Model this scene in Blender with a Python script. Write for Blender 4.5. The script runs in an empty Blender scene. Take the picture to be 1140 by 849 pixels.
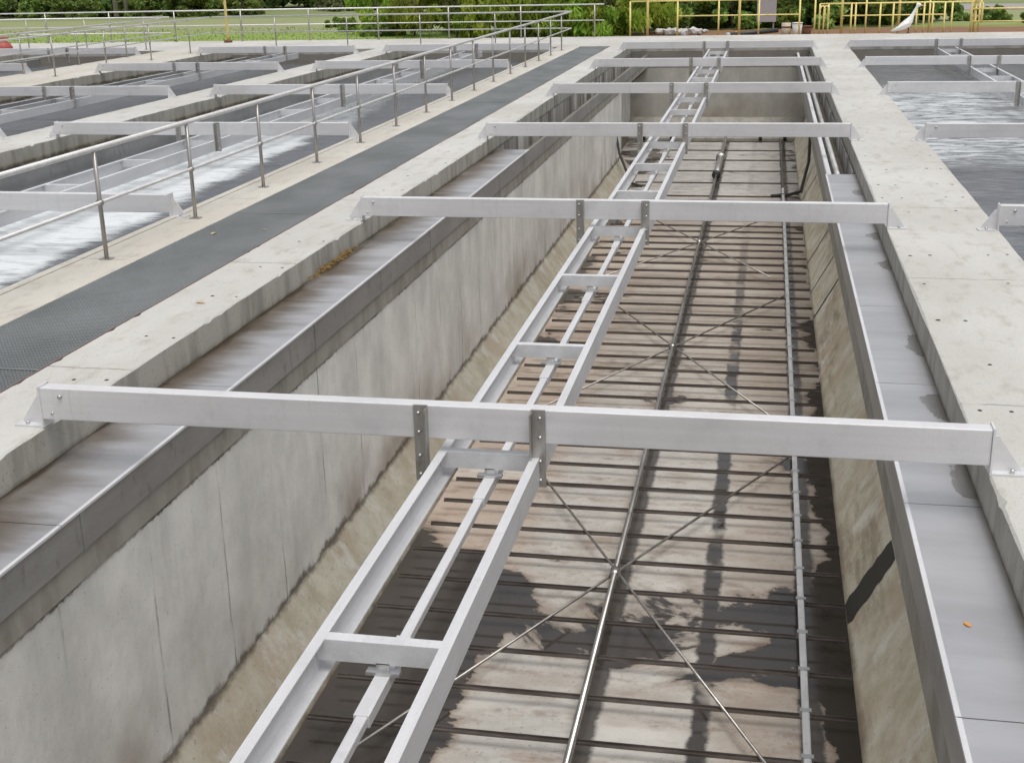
import bpy, bmesh, math, random
from mathutils import Vector, Matrix
random.seed(7)
S = bpy.context.scene
COL = S.collection
R = math.radians

# ------------------------------------------------------------------ nodes
class NT:
    def __init__(s, name):
        s.m = bpy.data.materials.new(name); s.m.use_nodes = True
        s.t = s.m.node_tree; s.b = s.t.nodes['Principled BSDF']; s.out = s.t.nodes['Material Output']
    def put(s, sock, v):
        if isinstance(v, bpy.types.NodeSocket): s.t.links.new(v, sock)
        elif isinstance(v, (tuple, list)) and sock.type == 'RGBA': sock.default_value = (*v[:3], 1)
        else: sock.default_value = v
    def math(s, op, a, b=0.0, c=0.0, clamp=False):
        n = s.t.nodes.new('ShaderNodeMath'); n.operation = op; n.use_clamp = clamp
        s.put(n.inputs[0], a); s.put(n.inputs[1], b); s.put(n.inputs[2], c); return n.outputs[0]
    def ss(s, v, lo, hi, a=0.0, b=1.0):
        n = s.t.nodes.new('ShaderNodeMapRange'); n.interpolation_type = 'SMOOTHSTEP'
        s.put(n.inputs[0], v); s.put(n.inputs[1], lo); s.put(n.inputs[2], hi); s.put(n.inputs[3], a); s.put(n.inputs[4], b)
        return n.outputs[0]
    def mix(s, f, a, b, mode='MIX'):
        n = s.t.nodes.new('ShaderNodeMix'); n.data_type = 'RGBA'; n.blend_type = mode
        s.put(n.inputs[0], f); s.put(n.inputs[6], a); s.put(n.inputs[7], b); return n.outputs[2]
    def pos(s):
        if not hasattr(s, '_p'):
            s._p = s.t.nodes.new('ShaderNodeNewGeometry')
            q = s.t.nodes.new('ShaderNodeSeparateXYZ'); s.t.links.new(s._p.outputs['Position'], q.inputs[0])
            s.X, s.Y, s.Z = q.outputs
            n = s.t.nodes.new('ShaderNodeSeparateXYZ'); s.t.links.new(s._p.outputs['Normal'], n.inputs[0]); s.NZ = n.outputs[2]
        return s._p.outputs['Position']
    def noise(s, scale=1.0, st=(1, 1, 1), detail=6, rough=.55, dist=0.0, off=(0, 0, 0)):
        mp = s.t.nodes.new('ShaderNodeMapping'); s.t.links.new(s.pos(), mp.inputs[0])
        mp.inputs['Scale'].default_value = st; mp.inputs['Location'].default_value = off
        n = s.t.nodes.new('ShaderNodeTexNoise'); s.t.links.new(mp.outputs[0], n.inputs['Vector'])
        n.inputs['Scale'].default_value = scale; n.inputs['Detail'].default_value = detail
        n.inputs['Roughness'].default_value = rough; n.inputs['Distortion'].default_value = dist
        return n.outputs['Fac']
    def voro(s, scale, st=(1, 1, 1)):
        mp = s.t.nodes.new('ShaderNodeMapping'); s.t.links.new(s.pos(), mp.inputs[0]); mp.inputs['Scale'].default_value = st
        n = s.t.nodes.new('ShaderNodeTexVoronoi'); s.t.links.new(mp.outputs[0], n.inputs['Vector']); n.inputs['Scale'].default_value = scale
        return n.outputs['Distance']
    def rnd(s):
        return s.t.nodes.new('ShaderNodeObjectInfo').outputs['Random']
    def bump(s, h, strength=.3, dist=.02):
        n = s.t.nodes.new('ShaderNodeBump'); s.put(n.inputs['Height'], h)
        n.inputs['Strength'].default_value = strength; n.inputs['Distance'].default_value = dist
        s.t.links.new(n.outputs[0], s.b.inputs['Normal'])
    def done(s, col, rough=.8, metal=0.0, spec=None):
        s.put(s.b.inputs['Base Color'], col); s.put(s.b.inputs['Roughness'], rough); s.put(s.b.inputs['Metallic'], metal)
        if spec is not None: s.put(s.b.inputs['Specular IOR Level'], spec)
        return s.m

M = {}
# pale, weathered top concrete
def coping_mat(name, a, b):
    n = NT(name); n.pos()
    big = n.noise(.55, (1, .6, 1)); mid = n.noise(3.5, (1.6, .7, 1), 8, .65); fine = n.noise(60, detail=3)
    c = n.mix(n.ss(big, .35, .68), a, b)
    c = n.mix(n.ss(mid, .50, .72, 0, .6), c, (.33, .305, .265))
    c = n.mix(n.ss(fine, .56, .76, 0, .55), c, (.18, .165, .145))
    blot = n.noise(1.7, (2.2, .5, 1), 7, .68, off=(1, 4, 7)); c = n.mix(n.ss(blot, .55, .75, 0, .5), c, (.36, .335, .29)); fl = n.noise(24, (2.4, .7, 1), 3, .6, off=(3, 3, 3)); c = n.mix(n.ss(fl, .66, .74, 0, .6), c, (.2, .18, .15))
    spots = n.noise(1.1, detail=2, off=(3, 9, 1)); spk = n.noise(14, detail=4, off=(5, 1, 2))
    c = n.mix(n.math('MULTIPLY', n.ss(spots, .5, .7), n.ss(spk, .6, .72, 0, .55)), c, (.17, .15, .12))
    jy = n.math('FRACT', n.math('ADD', n.math('MULTIPLY', n.math('ADD', n.Y, n.math('MULTIPLY', n.math('SUBTRACT', n.noise(3, (1, 0, 0), 4), .5), .12)), 1 / 3.4), .12)); c = n.mix(n.math('MULTIPLY', n.ss(n.math('ABSOLUTE', n.math('SUBTRACT', jy, .5)), .0040, .0015), n.ss(n.noise(2, (2, .2, 1), 4), .35, .55, .15, .75)), c, (.17, .16, .14))
    # vertical faces: dirtier, dark drips under the arris
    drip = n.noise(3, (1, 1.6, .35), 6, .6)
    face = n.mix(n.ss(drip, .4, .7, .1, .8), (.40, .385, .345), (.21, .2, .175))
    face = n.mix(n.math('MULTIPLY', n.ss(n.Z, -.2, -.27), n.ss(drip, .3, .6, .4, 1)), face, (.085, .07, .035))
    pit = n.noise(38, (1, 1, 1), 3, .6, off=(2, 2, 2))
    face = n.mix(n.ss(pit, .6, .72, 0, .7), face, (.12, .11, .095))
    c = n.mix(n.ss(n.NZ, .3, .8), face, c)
    n.bump(n.math('ADD', mid, n.math('MULTIPLY', fine, .5)), .35, .012)
    return n.done(c, .9)
M['coping'] = coping_mat('pale_weathered_concrete', (.46, .448, .415), (.55, .54, .51))
M['kerb'] = coping_mat('warm_kerb_concrete', (.49, .46, .40), (.565, .54, .485))

def wall_mat(name, base, ybrown=1.0):
    n = NT(name); n.pos()
    st = n.noise(1.1, (1, 1.3, .12), 8, .6); big = n.noise(.7, (1, 1, 1), 5, .6, off=(2, 7, 1)); fine = n.noise(24, (1, 1, .6), 6, .6)
    c = n.mix(n.ss(big, .35, .7), base, tuple(v * 1.28 for v in base))
    c = n.mix(n.ss(st, .46, .74, 0, .42), c, tuple(v * .66 for v in base))
    bl = n.noise(2.4, (1, 1, .7), 8, .66, off=(6, 1, 3)); c = n.mix(n.ss(bl, .42, .66, 0, .34), c, tuple(v * .74 for v in base)); c = n.mix(n.ss(bl, .5, .3, 0, .35), c, tuple(v * 1.3 for v in base))
    thin = n.noise(7, (1, 1, .05), 4, .6, off=(0, 3, 0))
    c = n.mix(n.ss(thin, .58, .75, 0, .35), c, (.5, .5, .48))
    # brown tide stain low on the wall
    br = n.math('MULTIPLY', n.ss(n.math('ADD', n.Z, n.math('MULTIPLY', big, 1.2)), -.9, -2.0), n.ss(n.noise(.9, (1, .8, .5), 5, .6, off=(9, 2, 4)), .42, .68, 0, .8 * ybrown))
    c = n.mix(br, c, (.27, .21, .155))
    # formwork joints
    wob = n.math('MULTIPLY', n.math('SUBTRACT', n.noise(1.3, (0, .2, 1), 3), .5), .10)
    fr = n.math('FRACT', n.math('MULTIPLY', n.math('ADD', n.math('ADD', n.Y, wob), .25), 1 / 1.12))
    jt = n.math('MULTIPLY', n.ss(n.math('ABSOLUTE', n.math('SUBTRACT', fr, .5)), .016, .003), n.ss(n.noise(1.4, (0, 2, 1), 4, off=(4, 4, 4)),   .42, .66, .03, .8))
    c = n.mix(n.math('MULTIPLY', jt, .9), c, (.15, .14, .125))
    # overhang shade painted in as a broken dark line right under the trough
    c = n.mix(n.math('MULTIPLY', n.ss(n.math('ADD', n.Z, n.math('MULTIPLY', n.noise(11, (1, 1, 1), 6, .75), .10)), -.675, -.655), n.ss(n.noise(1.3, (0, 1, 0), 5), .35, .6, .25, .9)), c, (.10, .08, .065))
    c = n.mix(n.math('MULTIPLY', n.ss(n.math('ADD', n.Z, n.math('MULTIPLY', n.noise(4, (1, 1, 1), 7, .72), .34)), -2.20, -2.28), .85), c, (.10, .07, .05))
    c = n.mix(n.ss(n.noise(55, (1, 1, 1), 2), .66, .76, 0, .55), c, (.1, .09, .08))
    n.bump(n.math('SUBTRACT', fine, n.math('MULTIPLY', jt, 2.0)), .35, .012)
    return n.done(c, .88)
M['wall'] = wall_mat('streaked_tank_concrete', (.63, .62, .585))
M['endwall'] = wall_mat('stained_end_wall_concrete', (.40, .385, .345))

n = NT('mossy_fillet_concrete'); n.pos()
a = n.noise(2.8, (1, 1, 1), 9, .68); b = n.noise(1.1, detail=7, off=(5, 5, 5)); f = n.noise(22, detail=5)
c = n.mix(n.ss(a, .35, .7), (.40, .375, .31), (.285, .26, .19))
c = n.mix(n.ss(b, .45, .68, 0, .7), c, (.30, .24, .175))
c = n.mix(n.ss(n.noise(1.5, (1, 1.3, .8), 8, .66, off=(1, 8, 2)), .53, .66, 0, .8), c, (.44, .43, .395))
c = n.mix(n.ss(f, .6, .75, 0, .5), c, (.1, .085, .06))
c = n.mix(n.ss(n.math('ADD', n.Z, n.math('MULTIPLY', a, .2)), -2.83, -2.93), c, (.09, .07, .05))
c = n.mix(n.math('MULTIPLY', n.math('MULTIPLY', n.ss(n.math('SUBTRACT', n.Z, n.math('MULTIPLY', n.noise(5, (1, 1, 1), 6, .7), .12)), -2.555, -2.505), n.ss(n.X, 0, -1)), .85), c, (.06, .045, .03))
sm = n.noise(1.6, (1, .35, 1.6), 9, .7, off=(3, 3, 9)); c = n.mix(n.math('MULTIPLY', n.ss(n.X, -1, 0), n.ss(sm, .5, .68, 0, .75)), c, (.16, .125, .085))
c = n.mix(n.ss(n.X, -1, 0), c, n.mix(1.0, c, (1.95, 1.95, 1.9), 'MULTIPLY'))  # right fillet brightened in its colour, standing in for light it lacks
n.bump(n.math('ADD', a, f), .5, .02)
M['fillet'] = n.done(c, .85)

n = NT('corbel_concrete'); n.pos()
a = n.noise(4, (1, 1, .5), 8, .65); b = n.noise(.6, off=(1, 2, 3))
c = n.mix(n.ss(a, .35, .7), (.33, .315, .28), (.23, .215, .18))
c = n.mix(n.ss(b, .5, .7, 0, .6), c, (.35, .335, .30))
n.bump(a, .4, .015); M['corbel'] = n.done(c, .9)

n = NT('dark_trough_concrete'); n.pos()
a = n.noise(3, detail=6)
M['trough'] = n.done(n.mix(a, (.07, .06, .045), (.2, .17, .12)), .7)

# floor: slabs with tinted panels, wet film and puddles
n = NT('tank_floor_concrete'); n.pos()
big = n.noise(.8, (1, .7, 1), 6, .6); mid = n.noise(3.6, (.8, 1.1, 1), 10, .70); fine = n.noise(26, (1, 1, 1), 5)
gx = n.math('SNAP', n.math('ADD', n.X, .32), 1.0)   # longitudinal bays
tint = n.math('FRACT', n.math('MULTIPLY', n.math('SINE', n.math('MULTIPLY', gx, 12.3)), 7.1))
dry = n.mix(n.ss(mid, .38, .68), (.475, .46, .425), (.38, .36, .325))
dry = n.mix(n.math('MULTIPLY', n.ss(n.X, -.45, .1, .1, .8), n.ss(big, .35, .55, .5, 1)), dry, (.42, .35, .285))
dry = n.mix(n.ss(n.X, -2.0, -2.5, 0, .75), dry, (.40, .31, .24))
dry = n.mix(n.ss(n.Y, 13, 24, 0, .30), dry, (.45, .38, .30))
dry = n.mix(n.ss(n.noise(1.7, (.5, 1.2, 1), 6, .65, off=(8, 3, 3)), .55, .72, 0, .7), dry, (.29, .19, .125))
dry = n.mix(n.ss(fine, .56, .72, 0, .6), dry, (.22, .17, .135))
dry = n.mix(n.ss(n.noise(1.0, (.4, 1, 1), 5, .6, off=(6, 6, 6)), .56, .66, 0, .6), dry, (.58, .555, .51))
dry = n.mix(n.ss(n.Y, 13.5, 21, 0, .62), dry, n.mix(n.ss(n.noise(1.1, (.5, 1, 1), 7, .65, off=(4, 4, 9)), .35, .68), (.40, .345, .285), (.25, .195, .15)), 'MIX')
dry = n.mix(n.ss(n.noise(.9, (.6, 1.4, 1), 6, .6, off=(1, 9, 9)), .5, .68, 0, .55), dry, (.27, .215, .17))
dry = n.mix(n.ss(n.Y, 30.5, 33.0, 0, .85), dry, n.mix(n.ss(mid, .35, .7), (.46, .45, .425), (.33, .315, .285)))
bf = n.math('ABSOLUTE', n.math('SUBTRACT', n.math('FRACT', n.math('MULTIPLY', n.math('ADD', n.Y, n.math('SUBTRACT', n.math('MULTIPLY', big, .12), 5.1)), 1 / .615)), .5))
dry = n.mix(n.math('MULTIPLY', n.ss(bf, .33, .5), n.ss(n.noise(3.6, (.7, 1, 1), 9, .72, off=(2, 5, 8)), .46, .62, .0, .6)), dry, (.19, .135, .105))
def strip(x0, w): return n.ss(n.math('ABSOLUTE', n.math('ADD', n.math('SUBTRACT', n.X, x0), n.math('MULTIPLY', n.math('SUBTRACT', mid, .5), .16))), w, w * .55)
wetn = n.noise(.62, (.8, 1.05, 1), 7, .62, .4, off=(3.4, 1.7, 0))
bias = n.math('MULTIPLY', n.ss(n.Y, 14.0, 10.5), .035)                   # wetter in front
bias = n.math('ADD', bias, n.math('MULTIPLY', n.ss(n.X, .45, .95), n.ss(n.Y, 26, 9, .09, .24)))  # along the right foot
bias = n.math('ADD', bias, n.math('MULTIPLY', n.math('MULTIPLY', n.ss(n.X, -1.9, -2.8), n.ss(n.Y, 12.6, 9.4)), .34))
bias = n.math('ADD', bias, n.math('MULTIPLY', n.ss(n.X, -2.9, -3.4), .1))
band = n.math('MULTIPLY', n.ss(n.math('ABSOLUTE', n.math('SUBTRACT', n.Y, 10.1)), 1.15, .35), n.ss(n.X, -2.0, -1.0, .35, 1))
bias = n.math('ADD', bias, n.math('MULTIPLY', band, .13))
bias = n.math('SUBTRACT', bias, n.math('MULTIPLY', n.math('MULTIPLY', n.ss(n.Y, 9.3, 8.6), n.ss(n.math('ABSOLUTE', n.math('ADD', n.X, .7)), 1.1, .7)), .10))
wet = n.ss(n.math('ADD', wetn, bias), .622, .645)
gut = n.math('MULTIPLY', strip(-.33, .10), n.ss(n.Y, 30, 18, .2, 1))
wet = n.math('MAXIMUM', wet, n.math('MULTIPLY', gut, n.ss(n.noise(1.1, (1, 1, 1), 4, off=(7, 7, 7)), .36, .48)))
for x0, w in ((-1.27, .085), (.48, .085)):
    wet = n.math('MAXIMUM', wet, n.math('MULTIPLY', strip(x0 + .06, w * 1.35), .92))
fr = n.math('FRACT', n.math('MULTIPLY', n.math('ADD', n.Y, .3), 1 / 2.48))
jt = n.ss(n.math('ABSOLUTE', n.math('SUBTRACT', fr, .5)), .008, .003)
wet = n.math('MAXIMUM', wet, n.math('MULTIPLY', jt, .6))
edge = n.math('MULTIPLY', n.ss(n.math('ADD', wetn, bias), .565, .632), .55)
c = n.mix(edge, dry, (.2, .145, .105))
c = n.mix(wet, c, n.mix(n.ss(wetn, .56, .74), (.050, .043, .037), (.020, .017, .014)))
n.bump(n.math('MULTIPLY', n.math('ADD', mid, n.math('MULTIPLY', fine, .6)), n.math('SUBTRACT', 1, wet)), .5, .012)
M['floor'] = n.done(c, n.math('ADD', n.math('MULTIPLY', wet, -.77), .86), spec=.5)

# metals
def metal(name, a, b, rough=.42, met=.75, streak=(1, 1, 1), sc=5, dirt=0.0, bmp=.04):
    n = NT(name); n.pos()
    s1 = n.noise(sc, streak, 7, .6); s2 = n.noise(1.3, detail=4, off=(4, 2, 8)); f = n.noise(90, streak, 2)
    c = n.mix(n.ss(s1, .3, .72), a, b)
    if dirt:
        d = n.noise(8, (1, 1, .5), 6, .65, off=(9, 9, 1))
        c = n.mix(n.math('MULTIPLY', n.ss(d, .55, .72), dirt), c, (.16, .13, .10))
    gr = n.noise(140, (1, 1, 1), 2); c = n.mix(n.ss(gr, .35, .7, 0, .22), c, tuple(v * .72 for v in a)); sc_ = n.noise(20, tuple(q * 2.2 for q in streak), 3, .6, off=(3, 8, 5)); c = n.mix(n.ss(sc_, .60, .74, 0, .28), c, tuple(v * .62 for v in a)); wm = n.noise(1.6, (1, 1, 1), 7, .68, off=(5, 5, 1)); c = n.mix(n.ss(wm, .48, .7, 0, .34), c, tuple(v * .72 for v in a)); vs_ = n.noise(9, (1, 1, .12), 5, .6, off=(2, 6, 3)); c = n.mix(n.ss(vs_, .58, .74, 0, .22), c, tuple(v * .6 for v in a))
    n.bump(f, bmp, .004)
    return n.done(c, n.math('ADD', n.math('MULTIPLY', s2, .25), rough - .12), met)
M['beam'] = metal('mill_finish_beam_metal', (.72, .71, .715), (.78, .775, .78), .5, .35, (.25, 1, 6), 3, .07)
M['frame'] = metal('bright_frame_metal', (.67, .67, .68), (.76, .76, .77), .5, .35, (4, .25, 4), 3, .07)
M['hanger'] = metal('hanger_steel', (.40, .385, .36), (.54, .525, .50), .4, .8, (3, 3, .6), 5, .5)
M['rail'] = metal('railing_steel', (.70, .69, .67), (.80, .79, .775), .38, .45, (3, 3, 3), 4, .15)
M['post'] = metal('railing_post_steel', (.38, .355, .33), (.50, .475, .45), .38, .8, (4, 4, .6), 5, .45)
M['bolt'] = metal('bolt_zinc', (.5, .5, .5), (.65, .65, .65), .35, .8)
M['lip'] = metal('trough_wall_metal', (.33, .325, .32), (.43, .425, .42), .45, .55, (1, .3, 1.4), 2.5, .45)
M['darkbar'] = metal('rusty_bar_steel', (.125, .105, .095), (.25, .222, .205), .36, .65, (.6, 4, 4), 5, .3)
M['pipe'] = metal('wet_pipe_steel', (.30, .285, .265), (.52, .50, .48), .27, .85, (3, .5, 3), 4, .5)
M['rod'] = metal('brace_rod_steel', (.30, .28, .26), (.48, .46, .43), .35, .8, (2, 2, 2), 4, .4)
M['grey_pipe'] = metal('pale_grey_pipe', (.54, .54, .54), (.68, .68, .685), .45, .25, (3, .4, 3), 4, .4)
M['dark'] = NT('black_iron').done((.025, .023, .022), .6)
M['hole'] = NT('anchor_hole_dark').done((.022, .016, .013), .9)

def cover_mat(name, wallx, lipx, wetpatch):
    n = NT(name); n.pos()
    u = n.math('DIVIDE', n.math('SUBTRACT', n.X, wallx), lipx - wallx)       # 0 at wall, 1 at lip
    cross = n.noise(2.2, (.3, 1, 1), 7, .62); big = n.noise(.6, off=(3, 1, 1)); lon = n.noise(6, (1.5, .25, 1), 5)
    c = n.mix(n.ss(cross, .3, .7), (.44, .44, .45), (.56, .56, .575))
    fr = n.math('FRACT', n.math('MULTIPLY', n.math('ADD', n.Y, n.math('MULTIPLY', cross, .9)), 1 / 1.42))
    half = n.math('ABSOLUTE', n.math('SUBTRACT', fr, .5))
    blob = n.math('ADD', n.math('POWER', n.math('MULTIPLY', half, 3.1), 2), n.math('POWER', n.math('MULTIPLY', n.math('ADD', u, n.math('MULTIPLY', lon, .5)), 1.2), 2))
    pat = n.math('MULTIPLY', n.ss(blob, .50, .40), n.ss(n.noise(.5, (0, 1, 0), 2, off=(0, 5, 0)), .40, .47))
    if wetpatch:
        c = n.mix(n.math('MULTIPLY', pat, .75), c, (.24, .235, .22))
        c = n.mix(n.math('MULTIPLY', n.ss(u, .14, .0), .7), c, (.15, .125, .08))
    else:
        br = n.math('MULTIPLY', n.ss(n.math('ADD', u, n.math('MULTIPLY', n.math('SUBTRACT', cross, .5), 1.7)), .95, .1), n.ss(big, .30, .50, .5, 1))
        c = n.mix(br, c, (.19, .155, .12))
        c = n.mix(n.ss(n.math('ADD', u, n.math('MULTIPLY', n.math('SUBTRACT', lon, .5), .6)), .2, .0, 0, .9), c, (.06, .042, .02))
    c = n.mix(n.ss(n.noise(.9, (.25, 2.6, 1), 4, off=(7, 0, 0)), .6, .75, 0, .5), c, (.62, .62, .635))
    n.bump(n.math('ADD', big, n.math('MULTIPLY', cross, .3)), .25, .03)
    return n.done(c, n.math('SUBTRACT', .42, n.math('MULTIPLY', pat, .2 if wetpatch else .02)), .6)
M['coverL'] = cover_mat('stained_cover_plate_metal', -4.44, -3.88, False)
M['coverR'] = cover_mat('wet_patched_cover_plate_metal', 1.29, .88, True)

n = NT('grating_steel'); n.pos()
a = n.noise(1.2, (1, .6, 1), 5); c = n.mix(n.ss(a, .3, .7), (.35, .365, .368), (.46, .475, .48))
M['grating'] = n.done(n.mix(n.ss(n.noise(9, detail=5), .6, .75, 0, .5), c, (.32, .32, .31)), .5, .6)
M['gap'] = NT('dark_channel').done((.055, .056, .058), .8)
n = NT('rusty_edge'); n.pos(); M['rust'] = n.done(n.mix(n.noise(6), (.10, .05, .045), (.2, .13, .11)), .8)

# water
def water_mat(name, foam):
    n = NT(name); n.pos()
    r1 = n.noise(2.6, (.8, 1.1, 1), 6, .62, 1.1); r2 = n.noise(8, (.8, 1.15, 1), 4, .6, .8); big = n.noise(.35, (1, .7, 1), 4, .6)
    col = n.mix(big, (.085, .092, .104), (.17, .182, .20)); rough = .06
    streak = n.noise(2.6, (.55, 1.9, 1), 8, .68, 1.2); patch = n.noise(.42, (.9, .8, 1), 4, .6, .3, off=(2, 2, 2))
    f = foam(n, streak, patch, big)
    col = n.mix(f, col, (.66, .69, .70))
    n.bump(n.math('ADD', n.math('ADD', r1, n.math('MULTIPLY', r2, .35)), n.math('MULTIPLY', f, .3)), .32, .16)
    return n.done(col, n.math('ADD', n.math('MULTIPLY', f, .5), rough), spec=.32)
def foam_left(n, s, p, b):
    xx = n.math('ADD', n.X, n.math('MULTIPLY', n.math('SUBTRACT', p, .5), 1.3))
    xx = n.math('ADD', xx, n.math('MULTIPLY', n.math('SUBTRACT', s, .5), .9))
    xx = n.math('ADD', xx, n.math('MULTIPLY', n.math('SUBTRACT', n.Y, 12.0), .055))
    strip = n.math('MULTIPLY', n.ss(xx, -7.95, -8.35), n.ss(xx, -10.7, -10.0))
    y = n.math('MULTIPLY', n.ss(n.Y, 33, 20, .25, 1), n.ss(s, .3, .52, .45, 1))
    return n.math('MULTIPLY', strip, y)
def foam_right(n, s, p, b):
    y = n.math('MULTIPLY', n.ss(n.Y, 20.5, 22.5), n.ss(n.Y, 36, 31))
    low = n.math('MULTIPLY', n.ss(n.Y, 10, 14), .22)
    d = n.math('ADD', n.math('MULTIPLY', y, n.ss(s, .36, .58)), n.math('MULTIPLY', low, n.ss(s, .45, .65)))
    return n.math('MULTIPLY', d, n.ss(p, .25, .45, .25, .75))
def foam_none(n, s, p, b): return n.math('MULTIPLY', n.ss(s, .55, .75), n.ss(p, .4, .6, .05, .4))
M['waterL'] = water_mat('foaming_water', foam_left); M['waterR'] = water_mat('rippled_water', foam_right); M['water0'] = water_mat('grey_water', foam_none)

n = NT('yellow_paint'); n.pos()
a = n.noise(5, detail=5); c = n.mix(n.ss(a, .55, .75, 0, .6), (.84, .69, .26), (.58, .42, .14)); M['yellow'] = n.done(c, .5)
M['white'] = NT('white_feathers').done((.82, .82, .80), .8)
M['beak'] = NT('orange_beak').done((.72, .36, .2), .5)
M['leg'] = NT('dark_legs').done((.05, .045, .04), .6)
M['red'] = NT('faded_red_paint').done((.36, .075, .06), .55)
M['drum'] = NT('cream_drum').done((.58, .52, .40), .6); M['whiteplastic'] = NT('white_plastic').done((.78, .77, .74), .5)
M['brown'] = NT('brown_rust').done((.16, .07, .04), .85); M['blackpipe'] = NT('dark_plastic_pipe').done((.05, .05, .052), .45)
M['board'] = NT('grey_board').done((.40, .38, .40), .8); M['orange'] = NT('orange_tarp').done((.62, .25, .05), .7)
n = NT('rubble'); n.pos(); M['rock'] = n.done(n.mix(n.noise(4), (.34, .33, .31), (.62, .61, .59)), .9)
n = NT('dead_leaf'); n.pos(); M['deadleaf'] = n.done(n.mix(n.noise(20), (.38, .25, .08), (.2, .13, .05)), .8)
M['oleaf'] = NT('orange_leaf').done((.6, .27, .06), .7); M['tleaf'] = NT('tan_leaf').done((.48, .36, .2), .8)

n = NT('grass_ground'); n.pos()
a = n.noise(.09, (1, 1.6, 1), 5); b = n.noise(1.4, (.5, 1.6, 1), 6, .65); f = n.noise(.35, (.35, 1.2, 1), 5, off=(3, 3, 0))
c = n.mix(n.ss(b, .3, .7), (.17, .25, .045), (.25, .33, .08))
c = n.mix(n.math('MULTIPLY', n.ss(n.Y, 57, 64), n.ss(f, .3, .6, .4, .95)), c, (.25, .255, .14))
c = n.mix(n.math('MULTIPLY', n.ss(n.Y, 74, 80), n.ss(a, .3, .6, .4, 1)), c, (.16, .20, .07))
dirt = n.math('MULTIPLY', n.ss(n.X, -7.0, -4.5), n.ss(n.math('ADD', n.Y, n.math('MULTIPLY', b, 3)), 61, 58))
c = n.mix(dirt, c, n.mix(b, (.17, .085, .045), (.27, .15, .085)))
n.bump(b, .6, .08); M['ground'] = n.done(c, .95)
n = NT('asphalt_path'); n.pos(); M['path'] = n.done(n.mix(n.noise(2), (.26, .24, .24), (.34, .31, .31)), .9)
M['blade'] = NT('grass_blade').done((.2, .27, .055), .8)

def leaf_mat(name, a, b, dk):
    n = NT(name); n.pos()
    v = n.noise(1.2, detail=3, off=(1, 1, 1)); w = n.noise(7, detail=2); r = n.rnd()
    c = n.mix(n.ss(v, .32, .68), a, b); c = n.mix(n.ss(w, .5, .72, 0, .7), c, dk)
    h = n.t.nodes.new('ShaderNodeHueSaturation'); n.put(h.inputs['Color'], c)
    n.put(h.inputs['Hue'], n.math('ADD', n.math('MULTIPLY', r, .04), .48)); n.put(h.inputs['Value'], n.math('ADD', n.math('MULTIPLY', r, .45), .78))
    n.done(h.outputs[0], .65)
    tr = n.t.nodes.new('ShaderNodeBsdfTranslucent'); n.put(tr.inputs[0], h.outputs[0])
    mx = n.t.nodes.new('ShaderNodeMixShader'); mx.inputs[0].default_value = .42
    n.t.links.new(n.b.outputs[0], mx.inputs[1]); n.t.links.new(tr.outputs[0], mx.inputs[2]); n.t.links.new(mx.outputs[0], n.out.inputs[0])
    return n.m
M['leaf_bright'] = leaf_mat('bright_willow_leaves', (.28, .40, .05), (.50, .58, .09), (.10, .15, .03))
M['leaf_mid'] = leaf_mat('mid_green_leaves', (.17, .27, .06), (.31, .40, .10), (.07, .11, .03))
M['leaf_dark'] = leaf_mat('dark_tree_leaves', (.14, .23, .07), (.25, .34, .10), (.06, .09, .04))
M['leaf_olive'] = leaf_mat('olive_weed_leaves', (.17, .2, .075), (.25, .26, .12), (.08, .10, .04))
n = NT('bark'); n.pos(); M['bark'] = n.done(n.mix(n.noise(4, (3, 3, .5)), (.09, .075, .055), (.2, .175, .145)), .9)
n = NT('grey_timber_pole'); n.pos(); M['pole'] = n.done(n.mix(n.noise(4, (3, 3, .4)), (.26, .23, .2), (.36, .33, .3)), .9)

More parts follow.
